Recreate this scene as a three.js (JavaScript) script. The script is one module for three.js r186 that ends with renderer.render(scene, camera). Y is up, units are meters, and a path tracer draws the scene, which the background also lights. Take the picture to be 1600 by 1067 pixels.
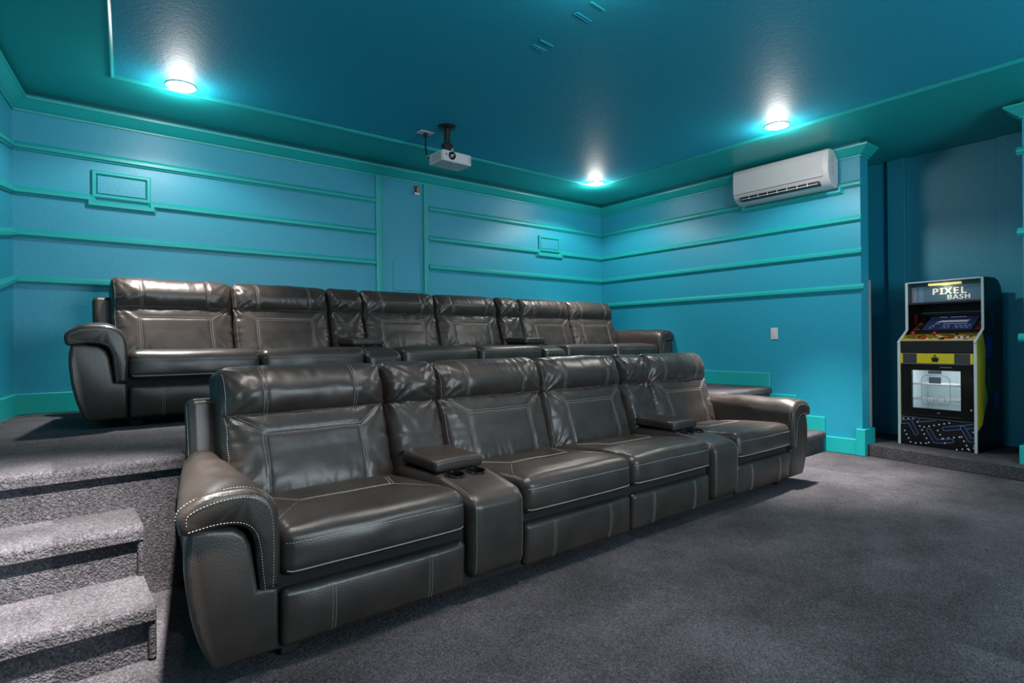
import * as THREE from 'three';
import { mergeGeometries, toCreasedNormals } from 'three/addons/utils/BufferGeometryUtils.js';
import { RoundedBoxGeometry } from 'three/addons/geometries/RoundedBoxGeometry.js';
import { RectAreaLightUniformsLib } from 'three/addons/lights/RectAreaLightUniformsLib.js';
import { Brush, Evaluator, SUBTRACTION } from 'three-bvh-csg';

// ------------------------------------------------------------------ camera, exposure
const scene = new THREE.Scene();
scene.background = new THREE.Color(0x000000);
const YAW = THREE.MathUtils.degToRad(38.31), PITCH = THREE.MathUtils.degToRad(0.1), ROLL = THREE.MathUtils.degToRad(0.505);
const camera = new THREE.PerspectiveCamera(60.64, 1600 / 1067, 0.05, 60);
camera.position.set(0, 1.0248, 5.2174);
camera.up.set(Math.cos(YAW) * Math.sin(ROLL), Math.cos(ROLL), Math.sin(YAW) * Math.sin(ROLL));
camera.lookAt(Math.sin(YAW), 1.0248 + Math.tan(PITCH), 5.2174 - Math.cos(YAW));
const renderer = new THREE.WebGLRenderer({ antialias: true });
renderer.toneMapping = THREE.LinearToneMapping;
renderer.toneMappingExposure = 1.0;
renderer.shadowMap.enabled = true;
RectAreaLightUniformsLib.init();

// lamps of the room, the last four out of view: [x, z, beam candela, beam half-angle, flood candela, spill candela, aim offset on the floor]; the fittings are built further down, each with its own light
const LAMPS = [
  [0.70, 0.752, 26, 36, 3.6, 0.85],
  [4.735, 0.735, 18, 36, 4.8, 0.7],
  [4.66, 2.832, 105, 29, 5.8, 0.9],
  [0.42, 3.75, 190, 19, 0.8, 0.4, [-0.56, -0.95]],  // unseen lamp, aimed to brighten the steps
  [0.95, 3.25, 7.5, 36, 1.0, 0.4],  // unseen lamp, placed to light the front seats from above
  [4.50, 5.10, 7, 42, 1.0, 0.4],  // unseen lamp, lights the open floor
  [2.00, 3.35, 9, 36, 1.0, 0.4],  // unseen lamp, placed to light the sofa middle and the floor
];

// ------------------------------------------------------------------ helpers
let seed = 20240611;
const rnd = () => { seed = (seed * 1664525 + 1013904223) >>> 0; return seed / 4294967296; };
const used = {};
function numbered(n) { if (!(n in used)) { used[n] = 0; return n; } used[n]++; return n + '_' + String(used[n]).padStart(3, '0'); }
const V = (x, y, z) => new THREE.Vector3(x, y, z);
function sh(m) { m.castShadow = true; m.receiveShadow = true; return m; }
function mesh(name, geo, mat, parent) {
  const m = sh(new THREE.Mesh(geo, mat)); m.name = parent ? name : numbered(name); (parent || scene).add(m); return m;
}
function tag(o, label, category, group) { o.userData.label = label; if (category) o.userData.category = category; if (group) o.userData.group = group; return o; }
function thing(name, label, category, pos = [0, 0, 0], turn = 0, group) {
  const g = new THREE.Group(); g.name = numbered(name); g.position.set(...pos); g.rotation.y = turn; scene.add(g); return tag(g, label, category, group);
}
function struct(name, geo, mat, label) { const m = mesh(name, geo, mat); m.userData.kind = 'structure'; if (label) m.userData.label = label; return m; }
function box(x0, x1, y0, y1, z0, z1) {
  const g = new THREE.BoxGeometry(x1 - x0, y1 - y0, z1 - z0); g.translate((x0 + x1) / 2, (y0 + y1) / 2, (z0 + z1) / 2); return metreUV(g);
}
function rbox(x0, x1, y0, y1, z0, z1, r = 0.008, s = 2) {
  const g = new RoundedBoxGeometry(x1 - x0, y1 - y0, z1 - z0, s, r); g.translate((x0 + x1) / 2, (y0 + y1) / 2, (z0 + z1) / 2); return metreUV(g);
}
function metreUV(g) {           // texture coordinates in metres, from the way each face points
  const p = g.attributes.position, n = g.attributes.normal, uv = new Float32Array(p.count * 2);
  for (let i = 0; i < p.count; i++) {
    const ax = Math.abs(n.getX(i)), ay = Math.abs(n.getY(i)), az = Math.abs(n.getZ(i));
    const x = p.getX(i), y = p.getY(i), z = p.getZ(i);
    if (ay >= ax && ay >= az) { uv[2 * i] = x; uv[2 * i + 1] = z; } else if (ax >= az) { uv[2 * i] = z; uv[2 * i + 1] = y; } else { uv[2 * i] = x; uv[2 * i + 1] = y; }
  }
  g.setAttribute('uv', new THREE.BufferAttribute(uv, 2)); return g;
}
function merge(list) { return mergeGeometries(list.map(g => { const h = g.index ? g.toNonIndexed() : g; for (const k of Object.keys(h.attributes)) if (!['position', 'normal', 'uv'].includes(k)) h.deleteAttribute(k); return h; })); }

// a profile swept along a polyline in a plane: profile points [a, b], a across the path in the plane, b out of the plane
function sweep(path, profile, map, closed = false) {
  const n = path.length, rings = [];
  for (let i = 0; i < n; i++) {
    const prev = i > 0 ? path[i - 1] : closed ? path[n - 1] : null, next = i < n - 1 ? path[i + 1] : closed ? path[0] : null, p = path[i];
    const d = (a, b) => { const l = Math.hypot(b[0] - a[0], b[1] - a[1]); return [(b[0] - a[0]) / l, (b[1] - a[1]) / l]; };
    const d0 = prev ? d(prev, p) : d(p, next), d1 = next ? d(p, next) : d0;
    const n0 = [-d0[1], d0[0]], n1 = [-d1[1], d1[0]];
    let m = [n0[0] + n1[0], n0[1] + n1[1]]; const l2 = (m[0] * n0[0] + m[1] * n0[1]); m = [m[0] / l2, m[1] / l2];
    rings.push(profile.map(([a, b]) => map(p[0] + m[0] * a, p[1] + m[1] * a, b)));
  }
  const pos = [], tri = (a, b, c) => pos.push(a.x, a.y, a.z, b.x, b.y, b.z, c.x, c.y, c.z), k = profile.length;
  const segs = closed ? n : n - 1;
  for (let i = 0; i < segs; i++) { const A = rings[i], B = rings[(i + 1) % n]; for (let j = 0; j < k; j++) { const j2 = (j + 1) % k; tri(A[j], B[j], B[j2]); tri(A[j], B[j2], A[j2]); } }
  if (!closed) {
    const contour = profile.map(([a, b]) => new THREE.Vector2(a, b));
    for (const f of THREE.ShapeUtils.triangulateShape(contour, [])) { tri(rings[0][f[0]], rings[0][f[1]], rings[0][f[2]]); const R = rings[n - 1]; tri(R[f[2]], R[f[1]], R[f[0]]); }
  }
  const g = new THREE.BufferGeometry(); g.setAttribute('position', new THREE.Float32BufferAttribute(pos, 3)); g.computeVertexNormals(); return metreUV(g);
}
function extrudeShape(pts, depth, bevel = 0.004, holes = [], seg = 3, curve = 12, steps = 1) {
  const s = pts instanceof THREE.Shape ? pts : new THREE.Shape(pts.map(p => new THREE.Vector2(...p)));
  for (const h of holes) s.holes.push(h);
  const g = new THREE.ExtrudeGeometry(s, { depth: depth - 2 * bevel, bevelEnabled: bevel > 0, bevelSize: bevel, bevelThickness: bevel, bevelOffset: -bevel, bevelSegments: seg, curveSegments: curve, steps });
  g.translate(0, 0, bevel); return metreUV(g);
}
function splineShape(ctrl) { const c = new THREE.SplineCurve(ctrl.map(p => new THREE.Vector2(...p))); return c; }

// noise
function hash2(x, y, s) { let h = (x * 374761393 + y * 668265263 + s * 974711) | 0; h = (h ^ (h >>> 13)) * 1274126177 | 0; return ((h ^ (h >>> 16)) >>> 0) / 4294967296; }
function vnoise(x, y, s = 1, per = 0) {
  const xi = Math.floor(x), yi = Math.floor(y), fx = x - xi, fy = y - yi, u = fx * fx * (3 - 2 * fx), v = fy * fy * (3 - 2 * fy);
  const w = per ? (a => ((a % per) + per) % per) : (a => a);
  const a = hash2(w(xi), w(yi), s), b = hash2(w(xi + 1), w(yi), s), c = hash2(w(xi), w(yi + 1), s), d = hash2(w(xi + 1), w(yi + 1), s);
  return a + (b - a) * u + (c - a) * v + (a - b - c + d) * u * v;
}
const sn = (x, y, s = 1) => vnoise(x, y, s) * 2 - 1;
function texture(size, repeatMetres, fn, srgb) {
  const data = new Uint8Array(size * size * 4);
  for (let y = 0; y < size; y++) for (let x = 0; x < size; x++) { const c = fn(x / size, y / size); const i = 4 * (y * size + x); data[i] = c[0]; data[i + 1] = c[1]; data[i + 2] = c[2]; data[i + 3] = 255; }
  const t = new THREE.DataTexture(data, size, size); t.wrapS = t.wrapT = THREE.RepeatWrapping; t.magFilter = THREE.LinearFilter; t.minFilter = THREE.LinearFilter;
  if (srgb) t.colorSpace = THREE.SRGBColorSpace; t.repeat.set(1 / repeatMetres, 1 / repeatMetres); t.needsUpdate = true; return t;
}
function canvasTex(w, h, draw) { const c = document.createElement('canvas'); c.width = w; c.height = h; draw(c.getContext('2d'), w, h); const t = new THREE.CanvasTexture(c); t.colorSpace = THREE.SRGBColorSpace; return t; }

// ------------------------------------------------------------------ materials
const lin = (r, g, b) => new THREE.Color().setRGB(r, g, b);
const plasterBump = texture(512, 1.0, (u, v) => { const a = vnoise(u * 128, v * 128, 3, 128), b = vnoise(u * 48, v * 48, 4, 48); const c = 255 * (0.55 * a + 0.45 * b); return [c, c, c]; });
const leatherBump = texture(512, 0.5, (u, v) => { let m = 9; const X = u * 96, Y = v * 96, xi = Math.floor(X), yi = Math.floor(Y); for (let j = -1; j < 2; j++) for (let i = -1; i < 2; i++) { const cx = ((xi + i) % 96 + 96) % 96, cy = ((yi + j) % 96 + 96) % 96; const d = Math.hypot(xi + i + hash2(cx, cy, 7) - X, yi + j + hash2(cx, cy, 8) - Y); if (d < m) m = d; } const c = 255 * Math.min(1, m); return [255 - c, 255 - c, 255 - c]; });
const leatherTone = texture(512, 1.3, (u, v) => { const a = vnoise(u * 9, v * 9, 21, 9), b = vnoise(u * 26, v * 26, 22, 26), c = vnoise(u * 120, v * 120, 23, 120); const t = 0.72 + 0.34 * (0.5 * a + 0.35 * b + 0.15 * c); return [Math.min(255, 255 * t * 0.99), Math.min(255, 255 * t * 0.965), Math.min(255, 255 * t * 0.95)]; }, true);
const carpetTone = texture(2048, 2.4, (u, v) => { const a = vnoise(u * 820, v * 820, 31, 820), b = vnoise(u * 400, v * 400, 32, 400), c = vnoise(u * 40, v * 40, 33, 40), d = vnoise(u * 9 + 0.6 * vnoise(u * 6, v * 6, 36, 6), v * 14, 34, 0) * 0, e = vnoise(u * 8, v * 16, 35, 16), f = vnoise(u * 4, v * 5, 37, 20); const t = 0.22 + 0.46 * a + 0.26 * b + 0.10 * c + 0.22 * (e - 0.5) + 0.12 * (f - 0.5) + d; const q = Math.max(0, Math.min(1, t)); return [246 * q, 243 * q, 255 * q]; }, true);
const carpetBump = texture(1024, 1.2, (u, v) => { const a = vnoise(u * 300, v * 300, 41, 300), b = vnoise(u * 120, v * 120, 42, 120), c = vnoise(u * 24, v * 24, 43, 24); const t = 255 * (0.5 * a + 0.3 * b + 0.2 * c); return [t, t, t]; });
const M = {
  wall: new THREE.MeshPhysicalMaterial({ color: lin(0.010, 0.30, 0.43), roughness: 0.46, specularIntensity: 1.0, clearcoat: 0.35, clearcoatRoughness: 0.5, bumpMap: plasterBump, bumpScale: 0.0008 }),
  trim: new THREE.MeshPhysicalMaterial({ color: lin(0.009, 0.37, 0.37), roughness: 0.4 }),
  ceiling: new THREE.MeshPhysicalMaterial({ color: lin(0.008, 0.32, 0.46), roughness: 0.56, specularIntensity: 1.0, bumpMap: plasterBump, bumpScale: 0.0010 }),
  carpet: new THREE.MeshStandardMaterial({ color: lin(0.135, 0.132, 0.138), roughness: 1, map: carpetTone, bumpMap: carpetBump, bumpScale: 0.005 }),
  leather: new THREE.MeshPhysicalMaterial({ color: lin(0.045, 0.0375, 0.0335), roughness: 0.36, map: leatherTone, bumpMap: leatherBump, bumpScale: 0.00025, specularIntensity: 1.0 }),
  thread: new THREE.MeshStandardMaterial({ color: lin(0.42, 0.39, 0.35), roughness: 0.8 }),
  blackCloth: new THREE.MeshStandardMaterial({ color: lin(0.010, 0.010, 0.011), roughness: 0.95 }),
  black: new THREE.MeshStandardMaterial({ color: lin(0.012, 0.012, 0.013), roughness: 0.4 }),
  blackGloss: new THREE.MeshPhysicalMaterial({ color: lin(0.008, 0.008, 0.009), roughness: 0.16 }),
  white: new THREE.MeshPhysicalMaterial({ color: lin(0.58, 0.57, 0.58), roughness: 0.38 }),
  offWhite: new THREE.MeshPhysicalMaterial({ color: lin(0.62, 0.62, 0.64), roughness: 0.42 }),
  greyPlastic: new THREE.MeshStandardMaterial({ color: lin(0.30, 0.30, 0.31), roughness: 0.5 }),
  metal: new THREE.MeshStandardMaterial({ color: lin(0.60, 0.62, 0.64), roughness: 0.3, metalness: 1 }),
  lampGlow: new THREE.MeshStandardMaterial({ color: lin(0.3, 0.3, 0.3), emissive: lin(1.0, 0.95, 0.94), emissiveIntensity: 0.6, roughness: 0.6 }),
  unseenScreenGlow: new THREE.MeshStandardMaterial({ color: lin(0.8, 0.8, 0.8), emissive: lin(0.80, 0.92, 1.0), emissiveIntensity: 0.8, roughness: 0.8 }),
  edgeTrim: new THREE.MeshPhysicalMaterial({ color: lin(0.52, 0.60, 0.63), roughness: 0.3 }),
  pane: new THREE.MeshPhysicalMaterial({ color: lin(1, 1, 1), transmission: 1, thickness: 0, roughness: 0.03, ior: 1.5 }),
  stripGlow: new THREE.MeshStandardMaterial({ color: lin(0.8, 0.7, 0.3), emissive: lin(0.85, 0.70, 0.22), emissiveIntensity: 0.7, roughness: 0.5 }),
  fridgeGlow: new THREE.MeshStandardMaterial({ color: lin(0.8, 0.8, 0.8), emissive: lin(0.85, 0.97, 1), emissiveIntensity: 0.7, roughness: 0.5 }),
  fridgeWhite: new THREE.MeshStandardMaterial({ color: lin(0.55, 0.62, 0.64), roughness: 0.5 }),
  etch: new THREE.MeshStandardMaterial({ color: lin(0.10, 0.13, 0.15), roughness: 0.6 }),
  bezelArt: new THREE.MeshStandardMaterial({ color: lin(0.012, 0.008, 0.009), roughness: 0.35 }),
  redPlastic: new THREE.MeshPhysicalMaterial({ color: lin(0.42, 0.02, 0.012), roughness: 0.3 }),
  yellow: new THREE.MeshPhysicalMaterial({ color: lin(0.62, 0.52, 0.02), roughness: 0.4 }),
  darkGrey: new THREE.MeshStandardMaterial({ color: lin(0.045, 0.043, 0.043), roughness: 0.5 }),
  copper: new THREE.MeshStandardMaterial({ color: lin(0.35, 0.16, 0.06), roughness: 0.5 }),
  wood: new THREE.MeshStandardMaterial({ color: lin(0.30, 0.25, 0.21), roughness: 0.6 }),
};

// ------------------------------------------------------------------ the room
const XR = 5.608, ZE = 3.09, ZS = 4.185, XB = 6.47, HC = 2.765, HF = 2.777, PY = 0.558, ZF = 8.0, KX = -0.0275;
const leftX = z => -0.2 - 0.14 * z;
struct('floor', box(-1.8, 6.8, -0.1, 0, -0.2, ZF + 0.2), M.carpet, 'dark grey cut-pile carpet covering the floor');
struct('wall_back', box(-1.8, 6.8, 0, HF + 0.1, -0.15, 0), M.wall, 'teal painted wall behind the raised sofa row');
struct('wall_right', box(XR, XR + 0.165, 0, HF, 0, ZE), M.wall, 'teal painted side wall carrying the air conditioner');
struct('wall_right', box(XR, XR + 0.165, 0, HF, ZS, ZF), M.wall, 'teal side wall on the far side of the arcade alcove');
struct('wall_alcove', box(XB, XB + 0.15, 0, HF, 0, ZF), M.wall, 'teal wall at the rear of the arcade alcove');
struct('wall_alcove', box(XR + 0.165, XB, 0, HF, 2.25, 2.40), M.wall, 'teal return wall closing the alcove');
struct('wall_alcove', box(XR + 0.165, XB, 0, HF, ZS + 0.02, ZS + 0.17), M.wall, 'teal return wall at the other end of the alcove');
struct('wall_front', box(-1.8, 6.8, 0, HF + 0.1, ZF, ZF + 0.15), M.wall, 'teal wall at the screen end of the room');
{ // the left wall runs slightly outwards
  const s = [[leftX(-0.1), -0.1], [leftX(ZF + 0.1), ZF + 0.1], [leftX(ZF + 0.1) - 0.15, ZF + 0.1], [leftX(-0.1) - 0.15, -0.1]];
  const g = new THREE.ExtrudeGeometry(new THREE.Shape(s.map(p => new THREE.Vector2(p[0], -p[1]))), { depth: HF, bevelEnabled: false }); g.rotateX(-Math.PI / 2);
  struct('wall_left', metreUV(g), M.wall, 'teal painted wall beside the carpeted steps');
}
struct('ceiling', box(-1.8, 6.8, HF, HF + 0.12, -0.2, ZF + 0.2), M.ceiling, 'teal painted ceiling with a framed centre field');
// ceiling border: a slightly lower frame round the centre field
const TX0 = 0.315, TX1 = 4.83, TZ0 = 0.66, TZ1 = 7.2;
{
  const o = new THREE.Shape([[-1.8, -0.2], [6.8, -0.2], [6.8, ZF + 0.2], [-1.8, ZF + 0.2]].map(p => new THREE.Vector2(p[0], -p[1])));
  o.holes.push(new THREE.Path([[TX0, TZ0], [TX0 - 0.55, TZ1], [TX1 - 0.06, TZ1], [TX1, TZ0]].map(p => new THREE.Vector2(p[0], -p[1]))));
  const g = new THREE.ExtrudeGeometry(o, { depth: HF - HC, bevelEnabled: false }); g.rotateX(-Math.PI / 2); g.translate(0, HC, 0);
  struct('trim_1', metreUV(g), M.trim, 'flat turquoise border round the ceiling field');
  const bead = [[-0.006, 0], [-0.006, 0.004], [-0.002, 0.008], [0.004, 0.008], [0.012, 0.002], [0.016, -0.002], [0.016, -0.012], [-0.006, -0.012]];
  const fr = sweep([[TX0, TZ0], [TX1, TZ0], [TX1 - 0.06, TZ1], [TX0 - 0.55, TZ1]], bead, (a, b, c) => V(a, HC - c, b), true);
  struct('trim_2', fr, M.trim, 'thin turquoise bead framing the ceiling field');
}
// crown moulding
let nTrim = 2;
const trim = (g, label, mat = M.trim) => struct('trim_' + (++nTrim), g, mat, label);
{
  const crown = [[0, -2.640], [0.012, -2.640], [0.014, -2.652], [0.030, -2.662], [0.062, -2.690], [0.082, -2.708], [0.090, -2.712], [0.092, -2.727], [0.075, -2.736], [0, -2.742]].map(([a, b]) => [a, b]);
  const map = (a, b, c) => V(a, -c, b);
  // path with the room on its left side (+a)
  trim(sweep([[leftX(4), 4.0], [leftX(0), 0], [XR, 0], [XR, ZE], [XR + 0.165, ZE]].map(p => p), crown, map), 'turquoise crown moulding along the walls under the ceiling');
  trim(sweep([[XR + 0.165, ZS], [XR, ZS], [XR, 6.5]], crown, map), 'turquoise crown moulding ending beside the arcade alcove');
}
// horizontal rails: profile [along wall height, out of the wall]
const rail = [[0, -0.002], [0, 0.012], [0.010, 0.017], [0.014, 0.030], [0.036, 0.030], [0.044, 0.020], [0.052, 0.014], [0.058, 0.008], [0.058, -0.002]];
const mapA = (u, v, w) => V(u, v, w), mapB = (u, v, w) => V(XR - w, v, u);
const H1 = 2.373, H2 = 2.069, H3 = 1.777, H4 = 1.458;
const xm1 = 2.452, xm2 = 3.036;
const rlen = (list) => list;
trim(sweep([[-0.2, H1], [xm1, H1]], rail, mapA), 'topmost turquoise rail on the back wall, steps side');
trim(sweep([[-0.2, H2], [0.205, H2], [0.205, H2 - 0.036], [0.64, H2 - 0.036], [0.64, H2], [xm1, H2]], rail, mapA), 'turquoise rail stepping down under the framed wall speaker on the steps side');
trim(sweep([[-0.2, H3], [xm1, H3]], rail, mapA), 'third turquoise rail on the back wall, steps side');
trim(sweep([[xm2, H1], [XR, H1]], rail, mapA), 'topmost turquoise rail on the back wall, air conditioner side');
trim(sweep([[xm2, H2], [4.495, H2], [4.495, H2 - 0.036], [4.91, H2 - 0.036], [4.91, H2], [XR, H2]], rail, mapA), 'turquoise rail stepping down under the framed speaker near the corner');
trim(sweep([[xm2, H3], [XR, H3]], rail, mapA), 'third turquoise rail on the back wall, air conditioner side');
trim(sweep([[-0.2, H4], [XR, H4]], rail, mapA), 'turquoise chair rail running behind the raised sofa');
// right wall
trim(sweep([[0, H1], [1.965, H1], [1.965, H1 - 0.035], [2.95, H1 - 0.035], [2.95, H1 + 0.006], [ZE + 0.012, H1 + 0.006]].map(p => p), rail, mapB), 'turquoise rail stepping down under the air conditioner');
trim(sweep([[0, H2], [ZE + 0.012, H2]], rail, mapB), 'second turquoise rail on the air conditioner wall');
trim(sweep([[0, H3], [ZE + 0.012, H3]], rail, mapB), 'third turquoise rail on the air conditioner wall');
trim(sweep([[0, H4], [ZE + 0.03, H4]], rail, mapB), 'turquoise chair rail above the light switch');
for (const [y, n] of [[H1, 'top'], [H3, 'middle'], [1.0, 'low']]) trim(sweep([[ZS - 0.03, y], [7.0, y]], rail, mapB), 'turquoise ' + n + ' rail ending at the far jamb of the alcove');
// left wall rails slope gently down towards the steps
const mapL = (u, v, w) => V(leftX(u) + w * 0.99, v, u + w * 0.14);
for (const [y, n, s] of [[H1, 'topmost', -0.15], [H2, 'second', -0.14], [H3, 'third', -0.17], [H4, 'chair', -0.19]]) trim(sweep([[0, y], [3.0, y + 3 * s]], rail, mapL), n + ' turquoise rail on the wall beside the steps');
// vertical stiles on the back wall
const stile = [[-0.032, -0.002], [-0.032, 0.018], [-0.024, 0.026], [-0.014, 0.028], [0.014, 0.028], [0.024, 0.026], [0.032, 0.018], [0.032, -0.002]];
trim(sweep([[2.490, H4 + 0.055], [2.490, 2.645]], stile, mapA), 'vertical turquoise stile closing the rails beside the bare panel');
trim(sweep([[3.007, H4 + 0.055], [3.007, 2.645]], stile.map(([a, b]) => [a * 0.85, b]), mapA), 'vertical turquoise stile under the projector side of the bare panel');
// access panel in the bare strip of the back wall
tag(mesh('access_panel', rbox(2.645, 2.955, 1.55, 1.835, 0, 0.006, 0.003), M.wall), 'flush teal access panel between the two wall stiles', 'panel');

// baseboards
const bb = (x0, x1, y0, y1, z0, z1) => rbox(x0, x1, y0, y1, z0, z1, 0.006, 2);
struct('baseboard_back', bb(-0.2, XR, PY, PY + 0.145, 0, 0.018), M.trim, 'turquoise baseboard behind the raised sofa');
struct('baseboard_right', merge([bb(XR - 0.018, XR, PY, PY + 0.145, 0, 2.255), bb(XR - 0.018, XR, 0.30, 0.367 + 0.13, 2.20, 2.515), bb(XR - 0.018, XR, 0.15, 0.183 + 0.13, 2.49, 2.778), bb(XR - 0.018, XR, 0, 0.14, 2.75, ZE)]), M.trim, 'turquoise baseboard stepping down with the stairs');
struct('baseboard_right', bb(XR - 0.028, XR + 0.20, 0, 0.235, 3.045, ZE + 0.03), M.trim, 'turquoise plinth block at the end of the air conditioner wall');
struct('baseboard_right', bb(XR - 0.028, XR + 0.19, 0, 0.235, ZS - 0.03, ZS + 0.08), M.trim, 'turquoise plinth block on the far jamb of the alcove');
struct('baseboard_alcove', bb(XB - 0.018, XB, 0.1, 0.235, 2.40, ZS), M.wall, 'dim teal baseboard at the rear of the alcove');
{
  const g = sweep([[0, PY], [2.4, PY]], [[0, -0.002], [0, 0.018], [0.139, 0.018], [0.145, 0.012], [0.145, -0.002]], mapL);
  struct('baseboard_left', g, M.trim, 'turquoise baseboard on the wall beside the steps');
}
// alcove pilasters and a door leaf just inside
trim(rbox(XB - 0.045, XB, 0.1, HC, 3.02, 3.17, 0.006), 'plain teal pilaster inside the arcade alcove', M.wall);
trim(rbox(XB - 0.045, XB, 0.1, HC, 3.86, 4.19, 0.006), 'plain teal pilaster in the dark corner of the alcove', M.wall);
struct('door_1', rbox(XR + 0.165, XR + 0.205, 0.10, 1.56, 3.02, 3.095, 0.006), M.wood, 'greyish bare edge of a low door at the alcove jamb');

// ------------------------------------------------------------------ platform and steps
const pz = (z0, x) => z0 + KX * x;
function carpetStep(x0, x1, yTop, y0, zb, zf) { // a carpeted block with rounded nosing; zb, zf are z at x = 0
  const prof = []; const r = 0.022, over = 0.022;
  const P = [[zb, y0], [zf, y0], [zf, yTop - 0.06], [zf + over, yTop - 0.05]];
  for (const p of P) prof.push(p);
  for (let i = 0; i <= 5; i++) { const t = i / 5 * Math.PI / 2; prof.push([zf + over - r + r * Math.cos(t), yTop - r + r * Math.sin(t)]); }
  prof.push([zb, yTop]);
  const n = prof.length, pos = [], at = (k, x) => V(x, prof[k][1], pz(prof[k][0], x));
  const tri = (a, b, c) => pos.push(a.x, a.y, a.z, b.x, b.y, b.z, c.x, c.y, c.z);
  for (let k = 0; k < n; k++) { const k2 = (k + 1) % n; tri(at(k, x0), at(k, x1), at(k2, x1)); tri(at(k, x0), at(k2, x1), at(k2, x0)); }
  for (const f of THREE.ShapeUtils.triangulateShape(prof.map(p => new THREE.Vector2(...p)), [])) { tri(at(f[2], x0), at(f[1], x0), at(f[0], x0)); tri(at(f[0], x1), at(f[1], x1), at(f[2], x1)); }
  const g = new THREE.BufferGeometry(); g.setAttribute('position', new THREE.Float32BufferAttribute(pos, 3)); g.computeVertexNormals(); return metreUV(g);
}
{
  const p = struct('seating_platform', carpetStep(-0.62, XR, PY, 0, -0.02, 2.40), M.carpet, 'raised platform covered in dark grey carpet'); p.userData.category = 'platform';
  const sl = thing('carpeted_steps', 'two carpeted steps up to the platform beside the bare end of the front sofa', 'steps');
  mesh('step', carpetStep(leftX(2.42) + 0.001, 0.262, 0.367, 0.0, 2.40, 2.685), M.carpet, sl);
  mesh('step', carpetStep(leftX(2.70) + 0.001, 0.262, 0.183, 0.0, 2.685, 2.985), M.carpet, sl);
  mesh('stringer', rbox(0.244, 0.267, 0.001, 0.362, 2.388, 2.696, 0.010), M.carpet, sl);
  mesh('stringer', rbox(0.244, 0.267, 0.001, 0.178, 2.60, 2.996, 0.010), M.carpet, sl);
  const sr = thing('carpeted_steps', 'two carpeted steps squeezed between the front sofa and the light switch wall', 'steps');
  mesh('step', carpetStep(4.75, XR - 0.019, 0.367, 0.0, 2.40, 2.66), M.carpet, sr);
  mesh('step', carpetStep(4.75, XR - 0.019, 0.183, 0.0, 2.66, 2.92), M.carpet, sr);
  // arcade plinth
  const s = [[XR + 0.03, 3.10], [5.44, 4.20], [5.40, 4.30], [XR, 4.30], [XR, ZS - 0.03], [XR + 0.19, ZS - 0.03], [XR + 0.19, ZS + 0.018], [XB, ZS + 0.018], [XB, 2.42], [XR + 0.21, 2.42], [XR + 0.21, 3.13], [XR + 0.03, 3.13]];
  const g = extrudeShape(s.map(p => [p[0], -p[1]]), 0.1, 0.008); g.rotateX(-Math.PI / 2); metreUV(g);
  const pl = struct('floor_plinth', g, M.carpet, 'low carpeted plinth in the alcove under the arcade cabinet'); pl.userData.category = 'plinth';
}
for (const m of [M.trim, M.wall, M.carpet, M.leather, M.ceiling]) m.side = THREE.DoubleSide;

// ------------------------------------------------------------------ soft upholstery
// a rounded block (half sizes a, b, c, edge radius r) whose skin is pushed about by warp(p, q); grids are finer where step is small
function softBox(a, b, c, r, warp, step = 0.014) {
  const grid = h => { const out = []; const k = 5; for (let i = 0; i < k; i++) out.push(-h + r * i / k); const n = Math.max(2, Math.ceil(2 * (h - r) / step)); for (let i = 0; i <= n; i++) out.push(-(h - r) + 2 * (h - r) * i / n); for (let i = k - 1; i >= 0; i--) out.push(h - r * i / k); return out; };
  const G = [grid(a), grid(b), grid(c)], H = [a, b, c];
  const at = q => {
    const inn = [0, 1, 2].map(i => Math.max(-(H[i] - r), Math.min(H[i] - r, q[i])));
    const d = [q[0] - inn[0], q[1] - inn[1], q[2] - inn[2]]; const l = Math.hypot(...d) || 1;
    const p = [inn[0] + d[0] / l * r, inn[1] + d[1] / l * r, inn[2] + d[2] / l * r];
    return warp ? warp(p, q) : p;
  };
  const pos = [], uv = [], idx = [];
  for (let ax = 0; ax < 3; ax++) for (const s of [-1, 1]) {
    const i1 = (ax + 1) % 3, i2 = (ax + 2) % 3, A = G[i1], B = G[i2], base = pos.length / 3;
    for (const v of B) for (const u of A) {
      const q = [0, 0, 0]; q[ax] = s * H[ax]; q[i1] = u; q[i2] = v; const p = at(q); pos.push(...p);
      if (ax === 0) uv.push(q[2] + q[0], q[1]); else if (ax === 1) uv.push(q[0], q[2] + q[1]); else uv.push(q[0], q[1] + q[2]);
    }
    const w = A.length; for (let j = 0; j < B.length - 1; j++) for (let i = 0; i < w - 1; i++) { const k = base + j * w + i; if (s > 0) idx.push(k, k + 1, k + w + 1, k, k + w + 1, k + w); else idx.push(k, k + w + 1, k + 1, k, k + w, k + w + 1); }
  }
  const g = new THREE.BufferGeometry(); g.setAttribute('position', new THREE.Float32BufferAttribute(pos, 3)); g.setAttribute('uv', new THREE.Float32BufferAttribute(uv, 2)); g.setIndex(idx);
  // normals averaged over coincident vertices so that the faces join smoothly
  const key = i => Math.round(pos[3 * i] * 2e5) + ',' + Math.round(pos[3 * i + 1] * 2e5) + ',' + Math.round(pos[3 * i + 2] * 2e5);
  g.computeVertexNormals(); const n = g.attributes.normal, acc = new Map();
  const keys = []; for (let i = 0; i < n.count; i++) { const k = key(i); keys.push(k); const e = acc.get(k) || [0, 0, 0]; e[0] += n.getX(i); e[1] += n.getY(i); e[2] += n.getZ(i); acc.set(k, e); }
  for (let i = 0; i < n.count; i++) { const e = acc.get(keys[i]), l = Math.hypot(...e) || 1; n.setXYZ(i, e[0] / l, e[1] / l, e[2] / l); }
  g.userData.at = at; return g;
}
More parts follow.
